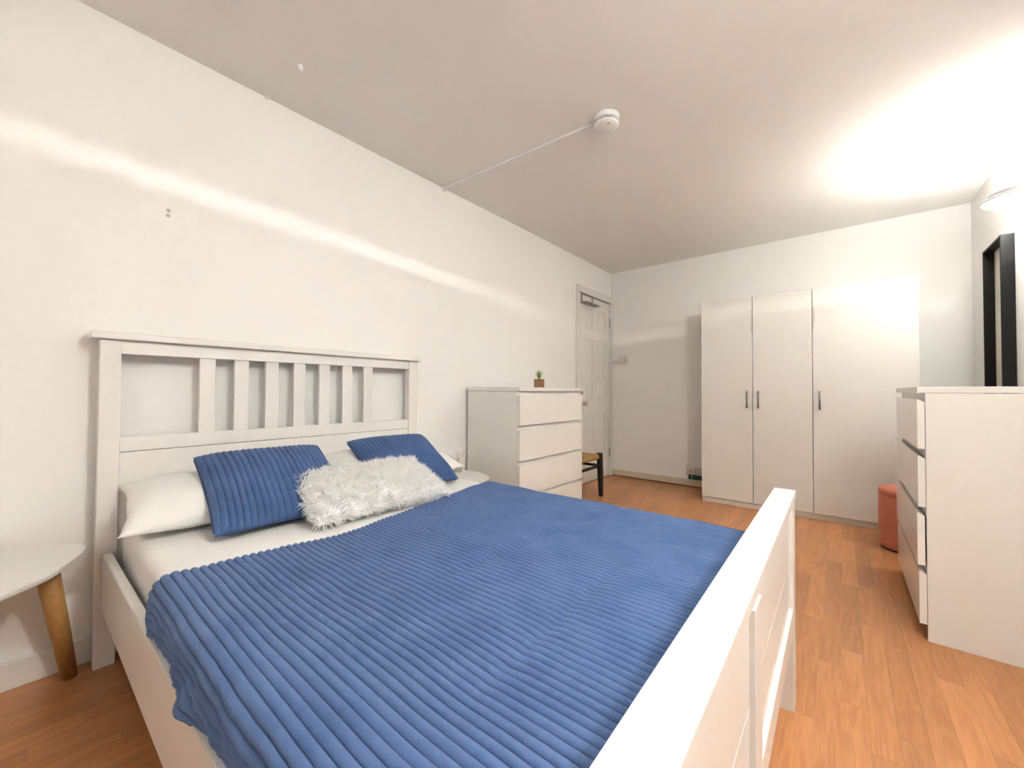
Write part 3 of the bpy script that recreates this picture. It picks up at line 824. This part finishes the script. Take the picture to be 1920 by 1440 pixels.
O2 = [(0.06, -0.19), (0.15, -0.20), (0.22, -0.15), (0.25, -0.05), (0.235, 0.05), (0.17, 0.10), (0.06, 0.13), (-0.06, 0.12), (-0.15, 0.06), (-0.17, -0.03), (-0.12, -0.12), (-0.03, -0.17)]
side_table('white side table between the bed and the drawers by the door', (0.205, 1.640, 0), O2,
           [((0.02, 0.07), (0.03, 0.13)), ((-0.10, -0.02), (-0.155, -0.05)), ((0.11, -0.08), (0.15, -0.12))], 0.452)

# reed diffuser
df = thing('reed_diffuser', 'reed diffuser with thin wooden sticks behind the far pillow', 'diffuser', (0.160, 1.690, 0.452))
bm = bmesh.new(); lathe(bm, [(0, 0), (0.024, 0), (0.026, 0.003), (0.026, 0.035), (0.020, 0.045), (0.011, 0.050), (0.011, 0.060), (0, 0.060)], 24); obj('bottle', bm, 'bottle', df, True)
bm = bmesh.new(); lathe(bm, [(0.006, 0.052), (0.012, 0.052), (0.0125, 0.062), (0.006, 0.062)], 20, closed_prof=True); obj('collar', bm, 'cap_dark', df)
for k, (dx, dy, dz, r) in enumerate(((0.0, -0.075, 0.118, 0.0026), (0.01, -0.030, 0.135, 0.0013), (0.0, -0.003, 0.128, 0.0015), (-0.01, 0.020, 0.126, 0.0012), (0.0, 0.058, 0.130, 0.0011), (-0.03, -0.01, 0.11, 0.0012))):
    bm = bmesh.new(); tube(bm, [(-dx * .1, -dy * 0.12, 0.055), (dx, dy, dz)], r, 8); obj('reed', bm, 'reed', df)

# ------------------------------------------------------------------ potted plant
pl = thing('potted_plant', 'small spiky green plant in a rough wooden cube pot', 'plant', (0.275, 2.445, CH))
bm = bmesh.new(); s = 0.0385
box(bm, (-s, -s, 0), (s, s, 0.069), 0.004, 2)
for v in bm.verts: v.co += Vector((n3(v.co.x * 40, v.co.y * 40, v.co.z * 40), n3(v.co.z * 40, 5, v.co.x * 40), 0)) * 0.0012
po = obj('pot', bm, 'pot_wood', pl); po.rotation_euler = (0, 0, 0.55)
bm = bmesh.new(); lathe(bm, [(0, 0.0705), (0.026, 0.070), (0.028, 0.068)], 20); obj('soil', bm, 'soil', pl, True)
random.seed(3)
for k in range(26):
    a = k * 2.39996; lean = 0.15 + 0.85 * (k / 26); L = random.uniform(0.065, 0.088) * (1.05 - 0.2 * lean)
    dx, dy = math.cos(a), math.sin(a)
    pts = []
    for q in range(5):
        t = q / 4; rr = 0.005 + L * lean * 0.75 * t ** 1.3; zz = 0.070 + L * t * (1 - 0.25 * lean * t)
        pts.append(Vector((dx * rr, dy * rr, zz)))
    bm = bmesh.new(); sx, sy = -dy, dx; prev = None
    for q, p in enumerate(pts):
        wdt = 0.0036 * (1 - (q / 4) ** 1.5) + 0.0003
        c0 = bm.verts.new(p + Vector((sx, sy, 0)) * wdt); c1 = bm.verts.new(p + Vector((dx * .3, dy * .3, -0.4)) * wdt); c2 = bm.verts.new(p - Vector((sx, sy, 0)) * wdt)
        if prev:
            bm.faces.new((prev[0], prev[1], c1, c0)); bm.faces.new((prev[1], prev[2], c2, c1)); bm.faces.new((prev[2], prev[0], c0, c2))
        prev = (c0, c1, c2)
    obj('leaf', bm, 'leaf', pl, True)

# ------------------------------------------------------------------ rush stool
st_ = thing('rush_stool', 'low black wooden stool with woven rush seat by the door', 'stool', (0.200, 3.100, 0))
SH = 0.405
corners = [(-0.15, -0.222), (0.15, -0.222), (0.15, 0.222), (-0.15, 0.222)]
for (x, y) in corners:
    bm = bmesh.new()
    tube(bm, [(x * 1.06, y * 1.05, 0), (x * 1.055, y * 1.045, 0.02), (x * 1.03, y * 1.02, 0.20), (x, y, SH - 0.006), (x, y, SH)], [0.019, 0.0225, 0.0275, 0.0285, 0.027], 16)
    obj('leg', bm, 'black_wood', st_, True)
for z, r in ((0.285, 0.013),):
    for i in range(4):
        a, b2 = corners[i], corners[(i + 1) % 4]; zz = z if i % 2 else z - 0.0
        bm = bmesh.new(); tube(bm, [(a[0] * 1.02, a[1] * 1.02, zz), (b2[0] * 1.02, b2[1] * 1.02, zz)], r, 10); obj('stretcher', bm, 'black_wood', st_, True)
bm = bmesh.new()      # woven seat: four triangular fields of cord meeting on the diagonals
nn = 96; rows = []
for side in (1, -1):
    g = []
    for j in range(nn + 1):
        v = -1 + 2 * j / nn; row = []
        for i in range(nn + 1):
            u = -1 + 2 * i / nn
            e = max(abs(u), abs(v)); cordpos = e
            th = 0.031 * (max(0.0, 1 - e ** 8)) ** 0.5 * (0.72 + 0.28 * e)
            th += 0.0016 * abs(math.sin(math.pi * cordpos * 16)) * (1 if e < 0.97 else 0)
            diag = math.exp(-((abs(abs(u) - abs(v))) / 0.03) ** 2) * 0.002
            k = 1.0 + 0.03 * (1 - min(abs(u), abs(v)) ** 2)
            xx = u * 0.160; yy = v * 0.232
            if abs(u) > 0.86 and abs(v) > 0.86: th *= 0.35
            row.append(bm.verts.new((xx, yy, SH - 0.034 + side * (th - diag) + 0.0)))
        g.append(row)
    for j in range(nn):
        for i in range(nn):
            f = (g[j][i], g[j][i + 1], g[j + 1][i + 1], g[j + 1][i]); bm.faces.new(f if side > 0 else f[::-1])
bmesh.ops.remove_doubles(bm, verts=bm.verts, dist=0.0003)
obj('seat', bm, 'rush', st_, True)['label'] = 'woven tan rush seat'

# ------------------------------------------------------------------ coral pouf
pf = thing('pouf', 'coral velvet cylindrical pouf between the drawers and the wardrobe', 'pouf', (2.445, 3.420, 0))
PR, PH = 0.148, 0.385
bm = bmesh.new(); lathe(bm, [(0, 0.012), (PR - 0.006, 0.012), (PR - 0.001, 0.018), (PR, 0.05), (PR + 0.002, 0.20), (PR, PH - 0.058), (PR - 0.004, PH - 0.050), (0, PH - 0.050)], 56); obj('body', bm, 'coral', pf, True)
bm = bmesh.new(); lathe(bm, [(0, PH - 0.049), (PR - 0.003, PH - 0.049), (PR + 0.002, PH - 0.040), (PR + 0.002, PH - 0.018), (PR - 0.006, PH - 0.004), (PR - 0.03, PH + 0.002), (0, PH + 0.006)], 56); obj('lid', bm, 'coral', pf, True)
bm = bmesh.new(); lathe(bm, [(0, 0), (PR - 0.012, 0), (PR - 0.010, 0.012), (0, 0.012)], 40); obj('base', bm, 'coral_dark', pf)
bpy.context.view_layer.update()
